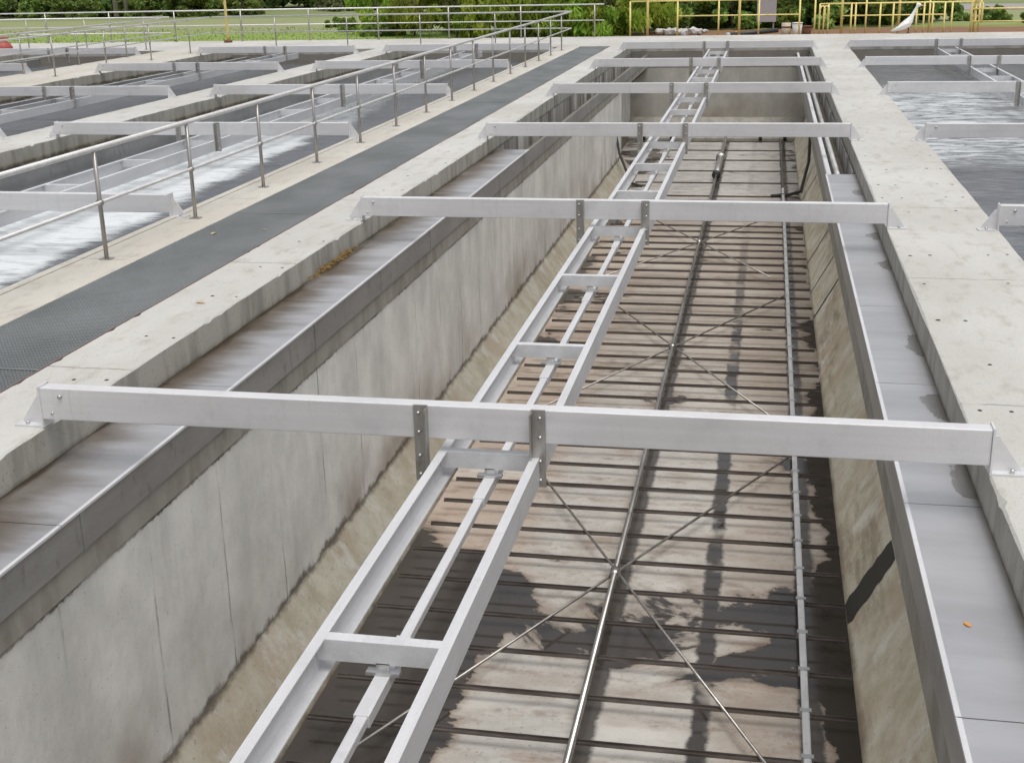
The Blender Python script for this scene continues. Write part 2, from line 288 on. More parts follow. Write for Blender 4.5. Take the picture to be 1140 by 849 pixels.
# ------------------------------------------------------------------ mesh builder
class MB:
    def __init__(s): s.v = []; s.f = []; s.mi = []; s.sm = []; s.mats = []
    def mat(s, m):
        if m not in s.mats: s.mats.append(m)
        return s.mats.index(m)
    def add(s, vs, fs, m, smooth=False):
        o = len(s.v); s.v += [tuple(p) for p in vs]; i = s.mat(m)
        for f in fs: s.f.append(tuple(o + k for k in f)); s.mi.append(i); s.sm.append(smooth)
        return s
    def box(s, x0, x1, y0, y1, z0, z1, m):
        vs = [(x, y, z) for z in (z0, z1) for y in (y0, y1) for x in (x0, x1)]
        return s.add(vs, [(0, 2, 3, 1), (4, 5, 7, 6), (0, 1, 5, 4), (2, 6, 7, 3), (0, 4, 6, 2), (1, 3, 7, 5)], m)
    def prism(s, pts, a0, a1, m, axis='y', smooth=False):
        """polygon pts in the plane normal to axis, counted so faces look outwards"""
        def P(p, a): return {'y': (p[0], a, p[1]), 'x': (a, p[0], p[1]), 'z': (p[0], p[1], a)}[axis]
        k = len(pts); ar = sum(pts[i][0] * pts[(i + 1) % k][1] - pts[(i + 1) % k][0] * pts[i][1] for i in range(k))
        if (ar > 0) == (axis == 'y'): pts = pts[::-1]
        vs = [P(p, a0) for p in pts] + [P(p, a1) for p in pts]
        fs = [tuple(range(k))[::-1], tuple(range(k, 2 * k))] + [(i, (i + 1) % k, k + (i + 1) % k, k + i) for i in range(k)]
        return s.add(vs, fs, m, smooth)
    def tube(s, pts, rad, m, seg=8, cap=True):
        pts = [Vector(p) for p in pts]; rr = rad if isinstance(rad, (list, tuple)) else [rad] * len(pts)
        vs = []; up = None
        for i, p in enumerate(pts):
            d = (pts[min(i + 1, len(pts) - 1)] - pts[max(i - 1, 0)]).normalized()
            if up is None: up = Vector((0, 0, 1)) if abs(d.z) < .9 else Vector((0, 1, 0))
            a = d.cross(up).normalized(); b = a.cross(d).normalized(); up = b
            for k in range(seg):
                t = 2 * math.pi * k / seg; vs.append(p + (a * math.cos(t) + b * math.sin(t)) * rr[i])
        fs = []
        for i in range(len(pts) - 1):
            for k in range(seg):
                fs.append((i * seg + k, i * seg + (k + 1) % seg, (i + 1) * seg + (k + 1) % seg, (i + 1) * seg + k))
        if cap: fs += [tuple(range(seg))[::-1], tuple(range((len(pts) - 1) * seg, len(pts) * seg))]
        return s.add(vs, [f[::-1] for f in fs], m, True)
    def slab(s, x0, x1, y0, y1, z0, z1, m, chips=True):
        """long cast slab with worn, chipped top arrises"""
        n = int((y1 - y0) / .09); rows = []; cl = cr = .01
        for i in range(n + 1):
            y = y0 + (y1 - y0) * i / n
            cl = max(.005, min(.02, cl + random.uniform(-.004, .004))); cr = max(.005, min(.02, cr + random.uniform(-.004, .004)))
            a = cl + (random.uniform(.01, .032) if chips and random.random() < .05 else 0); b = cr + (random.uniform(.01, .032) if chips and random.random() < .05 else 0)
            rows.append([(x0, y, z0), (x0, y, z1 - a * .9), (x0 + a, y, z1), (x1 - b, y, z1), (x1, y, z1 - b * .9), (x1, y, z0)])
        vs = [p for r in rows for p in r]; fs = []
        for i in range(n):
            for k in range(6): fs.append((i * 6 + k, i * 6 + (k + 1) % 6, i * 6 + 6 + (k + 1) % 6, i * 6 + 6 + k))
        fs += [tuple(range(6)), tuple(range(n * 6, n * 6 + 6))]
        return s.add(vs, fs, m)
    def build(s, name, parent=None, loc=(0, 0, 0), bevel=0.0):
        me = bpy.data.meshes.new(name); me.from_pydata(s.v, [], s.f)
        for m in s.mats: me.materials.append(M[m])
        for p, i, q in zip(me.polygons, s.mi, s.sm): p.material_index = i; p.use_smooth = q
        bm = bmesh.new(); bm.from_mesh(me); bmesh.ops.recalc_face_normals(bm, faces=bm.faces); bm.to_mesh(me); bm.free()
        o = bpy.data.objects.new(name, me); COL.objects.link(o); o.location = loc
        if bevel:
            b = o.modifiers.new('bevel', 'BEVEL'); b.width = bevel; b.segments = 2; b.limit_method = 'ANGLE'; b.angle_limit = R(40)
        if parent: o.parent = parent
        return o
def thing(name, label, cat, loc=(0, 0, 0), group=None):
    o = bpy.data.objects.new(name, None); COL.objects.link(o); o.location = loc; o.empty_display_size = .2
    return tag(o, label, cat, group)
def tag(o, label, cat, group=None):
    o['label'] = label; o['category'] = cat
    if group: o['group'] = group
    return o
def struct(o): o['kind'] = 'structure'; return o
def kids(o): return [c for c in bpy.data.objects if c.parent == o]
def copy_tree(o, loc=None, label=None, parent=None):
    c = o.copy(); COL.objects.link(c)
    if parent: c.parent = parent
    if loc is not None: c.location = loc
    if label: c['label'] = label
    for k in kids(o): copy_tree(k, parent=c)
    return c

Y0, YE = -4.0, 43.0           # near end of what is built, face of the end wall
BEAMS = [6.885 + 6.75 * i for i in range(6)]
ORD = ['first', 'second', 'third', 'fourth', 'fifth', 'farthest']

# ------------------------------------------------------------------ setting
g = MB()
HX0, HX1, HY1 = -46.0, 14.5, 48.4
for x0, x1, y0, y1 in ((-900, HX0, -300, 1500), (HX1, 900, -300, 1500), (HX0, HX1, HY1, 1500), (HX0, HX1, -300, Y0)):
    g.add([(x0, y0, -.3), (x1, y0, -.3), (x1, y1, -.3), (x0, y1, -.3)], [(0, 1, 2, 3)], 'ground')
struct(g.build('ground'))
p = MB(); p.prism([(8.2, 74), (60, 67), (60, 73), (8.6, 82)], -.296, -.28, 'path', 'z'); struct(p.build('path'))
# grass verge just beyond the tanks
bl = MB()
for i in range(9000):
    x = random.uniform(-44, -6.5); y = 48.5 + random.random() ** 1.6 * 16; h = random.uniform(.03, .09); a = random.uniform(0, math.pi)
    dx, dy = math.cos(a) * .03, math.sin(a) * .03; lx, ly = random.uniform(-.08, .08), random.uniform(-.08, .08)
    bl.add([(x - dx, y - dy, -.31), (x + dx, y + dy, -.31), (x + lx, y + ly, -.3 + h)], [(0, 1, 2)], 'blade')
o = bl.build('grass'); o['label'] = 'short green grass growing beyond the far walkway'; o['category'] = 'grass'; o['kind'] = 'stuff'

# ---- central tank floor
f = MB(); f.box(-3.47, .92, Y0, 35.3, -3.2, -3.0, 'floor'); f.box(-4.44, .92, 35.3, YE, -3.2, -3.0, 'floor'); struct(f.build('tank_floor'))

# ---- walkway wall left of the empty tank
t = thing('walkway_wall', 'wide concrete dividing wall carrying the grated walkway left of the empty tank', 'wall')
c = MB(); yw = 47.0
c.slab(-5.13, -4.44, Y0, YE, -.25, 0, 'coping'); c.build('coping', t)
c = MB(); c.box(-6.80, -6.12, Y0, YE, -.22, 0, 'kerb'); c.box(-6.803, -6.70, Y0, YE, -.22, .012, 'kerb'); o = c.build('kerb', t, bevel=.01); o['label'] = 'warm toned kerb strip carrying the railing'
c = MB(); c.box(-6.12, -5.13, Y0, YE, -.26, -.20, 'gap'); c.build('grating_channel', t)
c = MB(); c.box(-5.134, -5.120, Y0, YE, -.03, .003, 'rust'); o = c.build('edge_angle', t); o['label'] = 'reddish rusty edge angle beside the grating'
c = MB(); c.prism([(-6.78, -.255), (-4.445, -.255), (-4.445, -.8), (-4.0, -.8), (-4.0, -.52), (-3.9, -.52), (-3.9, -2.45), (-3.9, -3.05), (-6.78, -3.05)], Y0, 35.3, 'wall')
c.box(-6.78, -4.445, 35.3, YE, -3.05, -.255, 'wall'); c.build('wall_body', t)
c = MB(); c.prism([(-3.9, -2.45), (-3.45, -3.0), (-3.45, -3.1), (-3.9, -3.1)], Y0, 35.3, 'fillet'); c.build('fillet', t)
c = MB(); c.box(-4.0, -3.886, Y0, YE, -.69, -.49, 'corbel'); c.box(-4.44, -3.99, 35.3, YE, -.83, -.74, 'trough'); c.build('corbel', t, bevel=.006)
c = MB(); hl = [7.85, 8.9, 10.18, 11.3, 12.5, 14.5, 15.6, 16.7, 17.9, 19]
HOLES = hl
# metal trough wall in sheets, with cover plates on the near part
t = thing('trough', 'metal walled weir trough along the left wall of the empty tank', 'trough')
y = Y0; k = 0
for y in [Y0 + 2.05 * i for i in range(23)]:
    y1 = min(y + 2.045, YE); c = MB(); c.box(-3.885, -3.868, y, y1, -.50, -.255, 'lip'); c.box(-3.868, -3.862, y1 - .03, y1, -.50, -.262, 'lip'); c.build('trough_sheet', t)
c = MB(); c.box(-3.99, -3.892, Y0, YE, -.62, -.30, 'trough'); c.box(-4.43, -3.99, Y0, YE, -.815, -.79, 'trough'); c.build('trough_liner', t)
c = MB(); c.tube([(-4.22, 21.5, -.62), (-4.22, 42.6, -.62)], .06, 'grey_pipe'); c.build('drain_pipe', t)
tl = 'left'
def covers(x0, x1, ys, ye, step, mat, side, first):
    yy = ys; i = 0
    while yy < ye - .1:
        y1 = min(yy + step, ye); c = MB(); z = -.243
        c.box(x0, x1, yy + .004, y1 - .004, z - .006, z, mat)
        o = c.build('cover_plate'); tag(o, first, 'cover plate', 'metal cover plates over the %s trough' % side)
        xx = (x0 if side == 'right' else x1); e = MB(); e.box(xx - .012, xx + .012, yy + .004, y1 - .004, z - .014, z + .002, 'frame'); e.build('edge_strip', o)
        yy = y1; i += 1
covers(-4.438, -3.868, Y0, 21.0, 2.5, 'coverL', 'left', 'brown stained metal cover plate over the left trough of the empty tank')
covers(.878, 1.288, Y0, 18.7, 2.2, 'coverR', 'right', 'silvery metal cover plate with damp patches over the right trough of the empty tank')

HL_T = [o for o in bpy.data.objects if o.name == 'walkway_wall'][0]
# ---- plain wall right of the empty tank
t = thing('dividing_wall', 'plain pale concrete dividing wall right of the empty tank, top dotted with anchor holes', 'wall')
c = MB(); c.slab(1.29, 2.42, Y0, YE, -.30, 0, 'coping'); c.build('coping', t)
def holes(mb, xs, ys, z=.0015):
    for x in xs:
        for y in ys:
            if random.random() < .12: continue
            a, b = x + random.uniform(-.015, .015), y + random.uniform(-.03, .03); r = random.uniform(.013, .021)
            mb.add([(a + r * math.cos(q * math.pi / 4), b + r * 1.1 * math.sin(q * math.pi / 4), z) for q in range(8)], [tuple(range(8))], 'hole')
c = MB(); hy = [5.94, 7.16, 8.0, 8.95, 10.1, 11.3, 12.4, 14.6, 15.5, 16.4, 17.6, 18.8, 21.4, 22.5, 24, 25.4]; holes(c, (1.40, 1.60), hy); holes(c, (2.12, 2.3), [y + .1 for y in hy]); o = c.build('anchor_holes', t); c = MB(); holes(c, (-4.52, -4.76), HOLES); c.build('anchor_holes', HL_T)
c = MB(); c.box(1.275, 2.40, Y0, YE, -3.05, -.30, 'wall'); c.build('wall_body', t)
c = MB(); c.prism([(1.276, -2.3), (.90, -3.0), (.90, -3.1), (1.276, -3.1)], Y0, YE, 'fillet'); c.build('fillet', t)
def joint(y, w, nm='expansion_joint'):
    c = MB(); u = Vector((.376, 0, .70)).normalized(); nn = Vector((-.70, 0, .376)).normalized() * .004
    a = Vector((.905, 0, -2.99)) + nn; b = Vector((1.272, 0, -2.307)) + nn; vs = []
    N = 10
    for i in range(N + 1):
        q = a.lerp(b, i / N); ww = w * (1 + random.uniform(-.18, .18)); vs += [(q.x, y - ww / 2, q.z), (q.x, y + ww / 2, q.z)]
    c.add(vs, [(2 * i, 2 * i + 1, 2 * i + 3, 2 * i + 2) for i in range(N)], 'dark_joint'); c.build(nm, t)
M['dark_joint'] = NT('damp_joint_filler').done((.05, .044, .035), .7)
for y, w in ((10.75, .42), (20.9, .10), (22.6, .07), (24.9, .08), (31.5, .1)): joint(y, w)
c = MB(); c.box(.90, 1.276, Y0, YE, -.82, -.72, 'corbel'); c.box(.895, .96, Y0, YE, -.72, -.50, 'corbel'); c.build('corbel', t, bevel=.006)
t = thing('trough', 'metal walled weir trough along the right wall of the empty tank', 'trough')
for y in [Y0 + 2.4 * i for i in range(20)]:
    y1 = min(y + 2.395, YE)
    if y1 <= y: continue
    c = MB(); c.box(.880, .893, y, y1, -.52, -.258, 'lip'); c.build('trough_sheet', t)
c = MB(); c.box(.893, .955, 18.7, YE, -.55, -.262, 'frame'); c.build('trough_edge', t)
c = MB(); c.tube([(1.12, 18.8, -.5), (1.12, 42.6, -.5)], .045, 'grey_pipe'); c.box(1.2, 1.27, 18.7, YE, -.72, -.62, 'trough'); c.build('drain_pipe', t)

# ---- end wall and cross walkway
t = thing('end_wall', 'stained concrete end wall closing the empty tank below the far cross beam', 'wall')
c = MB(); c.box(-4.44, 1.275, YE, YE + .4, -3.05, -.2, 'endwall'); c.build('wall_body', t)
c = MB(); c.prism([(YE + .0, -2.3), (YE - .75, -2.9), (YE - .75, -3.1), (YE, -3.1)], -4.44, 1.2, 'corbel', 'x'); c.build('fillet', t)
c = MB(); c.box(-46, 14.5, YE, 48.3, -.2, 0.0, 'coping'); o = c.build('cross_walkway', bevel=.015); tag(o, 'pale concrete cross walkway running along the far end of all tanks', 'walkway')
# grating strip
t = thing('walkway_grating', 'dark grey steel grating strip let into the left walkway', 'grating')
c = MB(); b = MB()
for i in range(34):
    x = -6.112 + i * .0297; c.box(x, x + .006, Y0, YE - .4, -.035, -.004, 'grating')
yy = Y0
while yy < YE - .4: b.box(-6.115, -5.135, yy, yy + .008, -.022, -.006, 'grating'); yy += .04
c.build('bearing_bars', t); b.build('cross_bars', t)
for y in (2, 8, 14, 20, 26, 32, 38):
    e = MB(); e.box(-6.115, -5.135, y, y + .012, -.04, -.001, 'grating'); e.build('panel_edge', t)

# ---- other tanks: water, walls, troughs
def water(x0, x1, mat, z=-.5):
    nx, ny = 2, 2; c = MB(); c.add([(x0, Y0, z), (x1, Y0, z), (x1, YE + .1, z), (x0, YE + .1, z)], [(0, 1, 2, 3)], mat); return struct(c.build('water'))
water(-12.10, -6.79, 'waterL'); water(-18.4, -13.15, 'water0'); water(2.40, 8.1, 'waterR'); water(-26.4, -20.85, 'water0')
def plain_wall(x0, x1, label, mat='coping'):
    t = thing('dividing_wall', label, 'wall')
    c = MB(); c.slab(x0, x1, Y0, YE, -.28, 0, mat); c.build('coping', t)
    c = MB(); c.box(x0 + .012, x1 - .012, Y0, YE, -1.5, -.28, 'wall'); c.build('wall_body', t)
plain_wall(-13.15, -12.10, 'narrow pale concrete wall between the two water filled tanks on the left')
plain_wall(-20.85, -18.4, 'broad concrete walkway wall with a handrail on the far left', 'kerb')
plain_wall(-46, -26.4, 'wide concrete apron at the far left edge of the tanks')
plain_wall(8.1, 14.5, 'concrete wall on the far side of the right hand water tank')
c = MB(); c.box(-26.4, -6.8, YE, YE + .3, -1.5, -.2, 'endwall'); o = c.build('end_wall'); tag(o, 'dark wet end wall of the water filled tanks on the left', 'wall')
c = MB(); c.box(2.42, 8.1, YE, YE + .3, -1.5, -.2, 'endwall'); o = c.build('end_wall'); tag(o, 'dark wet end wall of the water filled tank on the right', 'wall')
def open_trough(xw, xl, label):
    t = thing('trough', label, 'trough'); s = 1 if xl > xw else -1
    c = MB(); a, b = sorted((xl, xl - s * .02)); c.box(a, b, Y0, YE, -.72, -.26, 'lip'); c.build('trough_sheet', t)
    c = MB(); a, b = sorted((xl - s * .02, xw + s * .002)); c.box(a, b, Y0, YE, -.46, -.42, 'trough'); c.build('trough_bed', t)
    c = MB(); a, b = sorted((xl + s * .012, xl - s * .035)); c.box(a, b, Y0, YE, -.26, -.245, 'frame'); c.build('edge_strip', t)
open_trough(-12.10, -11.52, 'open metal trough along the left side of the foaming tank')
open_trough(-18.4, -17.85, 'open metal trough along the left side of the tank beyond the narrow wall')
open_trough(-13.15, -13.75, 'open metal trough beside the narrow wall in the second left tank')
open_trough(-26.4, -25.8, 'open metal trough in the farthest left tank')

# ------------------------------------------------------------------ beams
def beam(xl, xr, y, label, group):
    t = thing('cross_beam', label, 'beam', ((xl + xr) / 2, y + .05, 0), group)
    hw = (xr - xl) / 2; X = t.location.x
    c = MB(); c.box(-hw, hw, -.05, .05, .055, .265, 'beam'); c.build('beam_body', t, bevel=.006)
    for s in (-1, 1):
        c = MB(); a, b = sorted((s * (hw + .012), s * (hw - 0.0))); c.box(a, b, -.062, .062, -.0, .275, 'beam')
        x0 = s * (hw + .012); a, b = sorted((x0, x0 + s * .19)); c.box(a, b, -.062, .062, 0, .014, 'frame')
        c.prism([(x0, .014), (x0 + s * .165, .014), (x0 + s * .16, .03), (x0 + s * .03, .215), (x0, .215)], -.006, .006, 'beam')
        c.build('end_bracket', t)
        b = MB(); [b.tube([(x0 + s * .11, q, .014), (x0 + s * .11, q, .036)], .014, 'bolt', 6) for q in (-.038, .038)]; b.build('bolt', t)
    c = MB(); c.box(-hw + .0, -hw + .20, -.054, -.0505, .06, .262, 'beam'); c.tube([(-hw + .14, -.05, .215), (-hw + .14, -.07, .215)], .014, 'bolt', 6); c.tube([(-hw + .07, -.05, .10), (-hw + .07, -.062, .10)], .01, 'bolt', 6); c.build('splice_plate', t)
    for hx in (-.375, .335):
        c = MB(); x = hx
        c.box(x - .043, x + .043, -.064, -.0505, -.215, .268, 'hanger'); sx = x - .043 if hx > 0 else x + .033
        c.box(sx, sx + .010, -.12, -.064, -.215, .255, 'hanger'); c.build('hanger', t)
        b = MB()
        for z in (.22, .10, -.05, -.17): b.tube([(x + (.012 if hx > 0 else -.012), -.064, z), (x + (.012 if hx > 0 else -.012), -.077, z)], .012, 'bolt', 6)
        b.build('bolt', t)
    return t
def beam_label(i, where): return '%s steel cross beam from the camera, spanning %s' % (ORD[i], where)
for i, y in enumerate(BEAMS): beam(-4.44, 1.29, y, beam_label(i, 'the empty central tank'), 'steel cross beams over the tanks')
for i, y in enumerate(BEAMS[1:]): beam(-12.10, -6.78, y, beam_label(i, 'the foaming tank left of the walkway').replace('from the camera', 'in view'), 'steel cross beams over the tanks')
for i, y in enumerate(BEAMS[2:]): beam(-18.42, -13.13, y - .2, beam_label(i, 'the second tank on the left beyond the narrow wall').replace('from the camera', 'in view'), 'steel cross beams over the tanks')
for i, y in enumerate(BEAMS[1:]): beam(2.40, 8.1, y, beam_label(i, 'the water filled tank on the right').replace('from the camera', 'in view'), 'steel cross beams over the tanks')
for i, y in enumerate(BEAMS[4:]): beam(-26.42, -20.83, y, '%s steel cross beam over the farthest left tank behind the second handrail' % ('nearer', 'farther')[i], 'steel cross beams over the tanks')

# ------------------------------------------------------------------ suspended frames
def frame(xc, label):
    t = thing('suspended_frame', label, 'frame', (xc, 0, 0)); z1, z0 = -.03, -.205; y0, y1 = 0.4, 41.6; hw = .31
    for s in (-1, 1):
        c = MB(); a, b = sorted((s * hw, s * (hw - .008))); c.box(a, b, y0, y1, z0, z1, 'frame')
        a, b = sorted((s * (hw - .008), s * (hw - .052))); c.box(a, b, y0, y1, z1 - .009, z1, 'frame')
        a, b = sorted((s * (hw - .008), s * (hw - .06))); c.box(a, b, y0, y1, z0, z0 + .009, 'frame')
        c.build('side_rail', t)
    r = MB(); r.box(-.026, .026, y0, y1, -.235, -.19, 'frame'); rod = r.build('centre_rod', t, bevel=.006)
    yy = 6.885 - 2.25 * 2
    while yy < 41:
        c = MB(); c.box(-hw + .009, hw - .009, yy + .02, yy + .085, z1 - .009, z1 - .0015, 'frame'); c.box(-hw + .009, hw - .009, yy + .02, yy + .028, -.135, z1 - .009, 'frame'); c.build('cross_member', t)
        c = MB(); c.box(-.034, .034, yy - .30, yy + .36, -.24, -.184, 'frame'); c.box(-.075, .075, yy + .005, yy + .05, -.183, -.168, 'bolt'); c.box(-.03, .03, yy + .02, yy + .028, -.18, -.13, 'bolt'); c.build('sleeve', rod)
        yy += 2.25
    return t
frame(-1.545, 'bright metal ladder like frame hanging along the middle of the empty tank')
frame(-9.45, 'bright metal ladder like frame hanging over the foaming tank left of the walkway')
frame(-15.75, 'bright metal ladder like frame hanging over the second left tank')
frame(5.27, 'bright metal ladder like frame hanging over the water tank on the right')

# ------------------------------------------------------------------ floor grid
t = thing('floor_grid', 'rusty grid of cross bars, long pipes and crossed braces just above the tank floor', 'grid', (0, 0, -3.0))
y = 5.15; protos = []
while y < 42:
    if not protos:
        c = MB(); c.box(-3.35, .86, -.015, .015, .113, .118, 'darkbar'); c.box(-3.35, .86, .010, .015, .118, .136, 'darkbar'); c.box(-3.35, .86, -.015, -.011, .100, .113, 'darkbar')
        o = c.build('cross_bar', t); protos.append(o)
    else:
        o = protos[0].copy(); COL.objects.link(o); o.parent = t
    o.location = (random.uniform(-.03, .03), y, random.uniform(-.004, .004)); o.rotation_euler = (0, 0, random.uniform(-.003, .003)); y += .615 if y < 31.5 else 1.95
c = MB(); c.tube([(-1.25, 4.2, .165), (-1.25, 35.6, .165)], .030, 'pipe', 12); c.build('long_pipe', t)
c = MB(); c.tube([(-1.25, 35.6, .165), (-1.25, 42.0, .165)], .05, 'pipe', 12); c.build('long_pipe', t)
c = MB(); c.tube([(-1.25, 34.6, .165), (-1.25, 37.6, .165)], .085, 'hanger', 12); c.tube([(-1.25, 37.6, .165), (-1.25, 37.75, .165)], .14, 'hanger', 12); c.tube([(-1.25, 34.5, .165), (-1.25, 34.6, .165)], .12, 'dark', 12); o = c.build('pipe_coupling', t)
c = MB(); c.box(.455, .515, 4.2, 32.6, .126, .175, 'grey_pipe'); c.build('long_pipe', t, bevel=.012)
c = MB(); c.box(.46, .50, 32.9, 42, .126, .16, 'darkbar'); c.build('long_pipe', t)
yy = 5.15; clip = None
while yy < 32:
    if clip is None: c = MB(); c.box(.44, .53, -.025, .025, .118, .18, 'bolt'); clip = o = c.build('pipe_clip', t)
    else: o = clip.copy(); COL.objects.link(o); o.parent = t
    o.location = (0, yy, 0); yy += .615
for k, (cy, dz) in enumerate(((10.95, 0), (18.5, 0), (26.0, 0))):
    for a, b in (((-2.45, cy + 2.55), (.20, cy - 2.85)), ((-2.95, cy - 3.25), (.42, cy + 3.3))):
        c = MB(); c.tube([(a[0], a[1], .14), (b[0], b[1], .145)], .0135, 'rod', 8); c.build('brace_rod', t)
    c = MB(); c.tube([(-1.25, cy - .06, .165), (-1.25, cy + .06, .165)], .05, 'pipe', 12); c.build('brace_clamp', t)
# short uprights and stubs at the far end
for x in (-3.9, -3.0, -.15, .62):
    c = MB(); c.tube([(x, 42.05, -2.95), (x, 42.05, -2.45)], .055, 'dark'); o = c.build('upright_stub'); tag(o, 'short dark upright at the foot of the end wall', 'post', 'dark stubs at the foot of the end wall')
c = MB(); c.tube([(.55, 31.6, -2.85), (.92, 32.2, -2.85), (1.12, 33.5, -2.3), (1.16, 34.6, -1.5), (1.05, 36.2, -.95), (.86, 37.0, -.85)], .04, 'dark', 10); c.tube([(.2, 31.5, -2.85), (.62, 31.7, -2.85)], .045, 'dark', 10)
o = c.build('drain_hose'); tag(o, 'bent dark pipe rising from the floor at the far right corner', 'pipe')
c = MB(); c.tube([(-3.95, 34.4, -1.7), (-3.8, 34.0, -2.2), (-3.4, 33.2, -2.85), (-3.1, 32.9, -2.88)], .035, 'dark', 10); o = c.build('drain_hose'); tag(o, 'bent dark pipe at the end of the left tank wall', 'pipe')

# ------------------------------------------------------------------ railings
def railing(name, label, pts_posts, rail_pts, group=None, mid=.57, h=1.1, pm='post', rm='rail', r=.027, pr=.022, plate=True):
    t = thing(name, label, 'railing', (0, 0, 0), group)
    c = MB(); c.tube([(x, y, h) for x, y in rail_pts], r, rm, 10); c.build('top_rail', t)
    c = MB(); c.tube([(x, y, mid) for x, y in rail_pts], r * .72, rm, 8); c.build('mid_rail', t)
    for x, y in pts_posts:
        c = MB(); c.tube([(x, y, 0), (x, y, h - .01)], pr, pm, 10)
        if plate: c.box(x - .06, x + .06, y - .05, y + .05, 0, .010, pm); c.tube([(x - .03, y, mid), (x + .03, y, mid)], .028, pm, 8)
        c.build('post', t)
    return t
PX = -6.45; py = [11.497 + 2.114 * k for k in range(-6, 15)]
railing('handrail', 'long steel handrail with round posts beside the grated walkway', [(PX, y) for y in py] + [(PX - 2.6 * i, 43.3) for i in range(1, 5)],
        [(PX, -1.5), (PX, 43.2), (PX - .1, 43.3), (-19.15, 43.3)])
railing('handrail', 'steel handrail along the near edge of the second walkway on the left', [(-19.2, 24.0 + 2.9 * k) for k in range(7)], [(-19.2, 16), (-19.2, 43.15)])
railing('handrail', 'steel handrail along the far edge of the second walkway, bright rail ending before the corner', [(-20.7, 24.3 + 3.1 * k) for k in range(6)], [(-20.7, 16), (-20.7, 42.5)])
railing('handrail', 'long steel handrail along the rear edge of the far cross walkway', [(-6.3 - 2.75 * k, 48.0) for k in range(14)], [(-5.95, 48.0), (-45, 48.0)], pr=.03, mid=.6, h=1.16)
railing('handrail', 'short steel handrail on the far left apron', [(-21.9 - 2.3 * k, 43.6) for k in range(7)], [(-20.9, 43.6), (-38, 43.6)])

# yellow work behind the tanks
def yrail(name, label, y, x0, x1, posts, tops=(1.2,), mids=(), h=1.2, tall=()):
    t = thing(name, label, 'railing'); zb = -.3
    for z in tops: c = MB(); c.tube([(x0, y, z), (x1, y, z)], .028, 'yellow', 8); c.build('top_rail', t)
    for (a, b, z) in mids: c = MB(); c.tube([(a, y, z), (b, y, z)], .024, 'yellow', 8); c.build('mid_rail', t)
    for x in posts: c = MB(); c.tube([(x, y, zb), (x, y, h)], .032, 'yellow', 8); c.build('post', t)
    for x in tall: c = MB(); c.tube([(x, y - .05, zb), (x, y - .05, 2.6)], .048, 'yellow', 8); c.build('tall_post', t)
    return t
yrail('yellow_railing', 'yellow pipe railing with one mid rail beyond the empty tank', 49.0, -5.1, 1.05, (-5.1, -3.35, -1.85, -.4, 1.05), mids=((-3.35, 1.05, .66),), tall=(-4.45, -1.1))
yrail('yellow_railing', 'long yellow railing with upper band beyond the right hand tank', 49.3, -1.9, 12, (1.6, 3.4, 5.6, 7.3, 9.6, 11.2), tops=(1.22, 1.33, 1.42), tall=(2.55, 4.55, 7.15))
yrail('yellow_railing', 'low yellow guard fence with close posts beside the white bird', 48.75, 1.75, 7.1, (1.75, 2.05, 2.85, 3.0, 3.85, 4.3, 5.1, 5.35, 5.65, 6.05, 6.3, 7.1), tops=(1.02,), h=1.02, mids=((2.55, 6.1, .60),))
t = railing('yellow_railing', 'yellow railing with a rounded end at the right edge of the view', [], [(6.95, 48.7), (12, 48.7)], h=.78, mid=.35, rm='yellow', pm='yellow', r=.03)
c = MB(); c.tube([(6.95, 48.7, -.3), (6.95, 48.7, .95), (7.02, 48.7, 1.08), (7.2, 48.7, 1.08), (7.3, 48.7, .95), (7.3, 48.7, .3)], .04, 'yellow', 10); c.build('end_loop', t)
t = thing('yellow_gate', 'small yellow gate post pair with rounded tops beyond the dividing wall', 'gate', (1.75, 48.6, -.3))
for x in (0, .14):
    c = MB(); c.tube([(x, 0, 0), (x, 0, 1.15), (x + .05, 0, 1.25), (x + .12, 0, 1.25), (x + .17, 0, 1.15), (x + .17, 0, .7)], .026, 'yellow', 8); c.build('loop', t)
t = thing('yellow_post', 'tall thin yellow post standing on the far walkway edge at left', 'post', (-20.3, 47.2, 0))
c = MB(); c.tube([(0, 0, 0), (0, 0, 5.2)], .05, 'yellow', 10); c.build('pole', t); c = MB(); c.tube([(0, 0, 0.001), (0, 0, .09)], .16, 'brown', 10); c.build('base', t)

# white long necked bird behind the tank
t = thing('bird', 'white long necked bird standing among the yellow rails at the far end', 'bird', (4.75, 48.05, 0)); t.scale = (.9, .9, .9)
c = MB(); c.tube([(-.62, 0, .10), (-.50, 0, .13), (-.36, 0, .17), (-.2, 0, .26), (-.04, .0, .36), (.07, 0, .50), (.13, 0, .62), (.19, 0, .76), (.27, 0, .92), (.31, 0, 1.0), (.33, 0, 1.05), (.37, 0, 1.07), (.42, 0, 1.06), (.46, 0, 1.05)],
       [.02, .05, .08, .14, .17, .135, .085, .06, .052, .052, .075, .08, .062, .02], 'white', 14); c.build('body', t)
c = MB(); c.tube([(.44, 0, 1.055), (.52, 0, 1.035), (.62, 0, 1.01)], [.028, .02, .004], 'beak', 8); c.build('beak', t)
for yy in (-.05, .05): c = MB(); c.tube([(.02, yy, .26), (.05, yy, .13), (.02, yy, .008)], [.03, .016, .014], 'leg', 8); c.tube([(-.03, yy, .008), (.12, yy, .008)], .008, 'leg', 6); c.build('leg', t)
for sgn in (-1, 1):
    c = MB(); c.tube([(.02, sgn * .13, .42), (-.15, sgn * .155, .33), (-.38, sgn * .10, .2), (-.6, sgn * .02, .12)], [.06, .075, .045, .01], 'white', 8); c.build('wing', t)

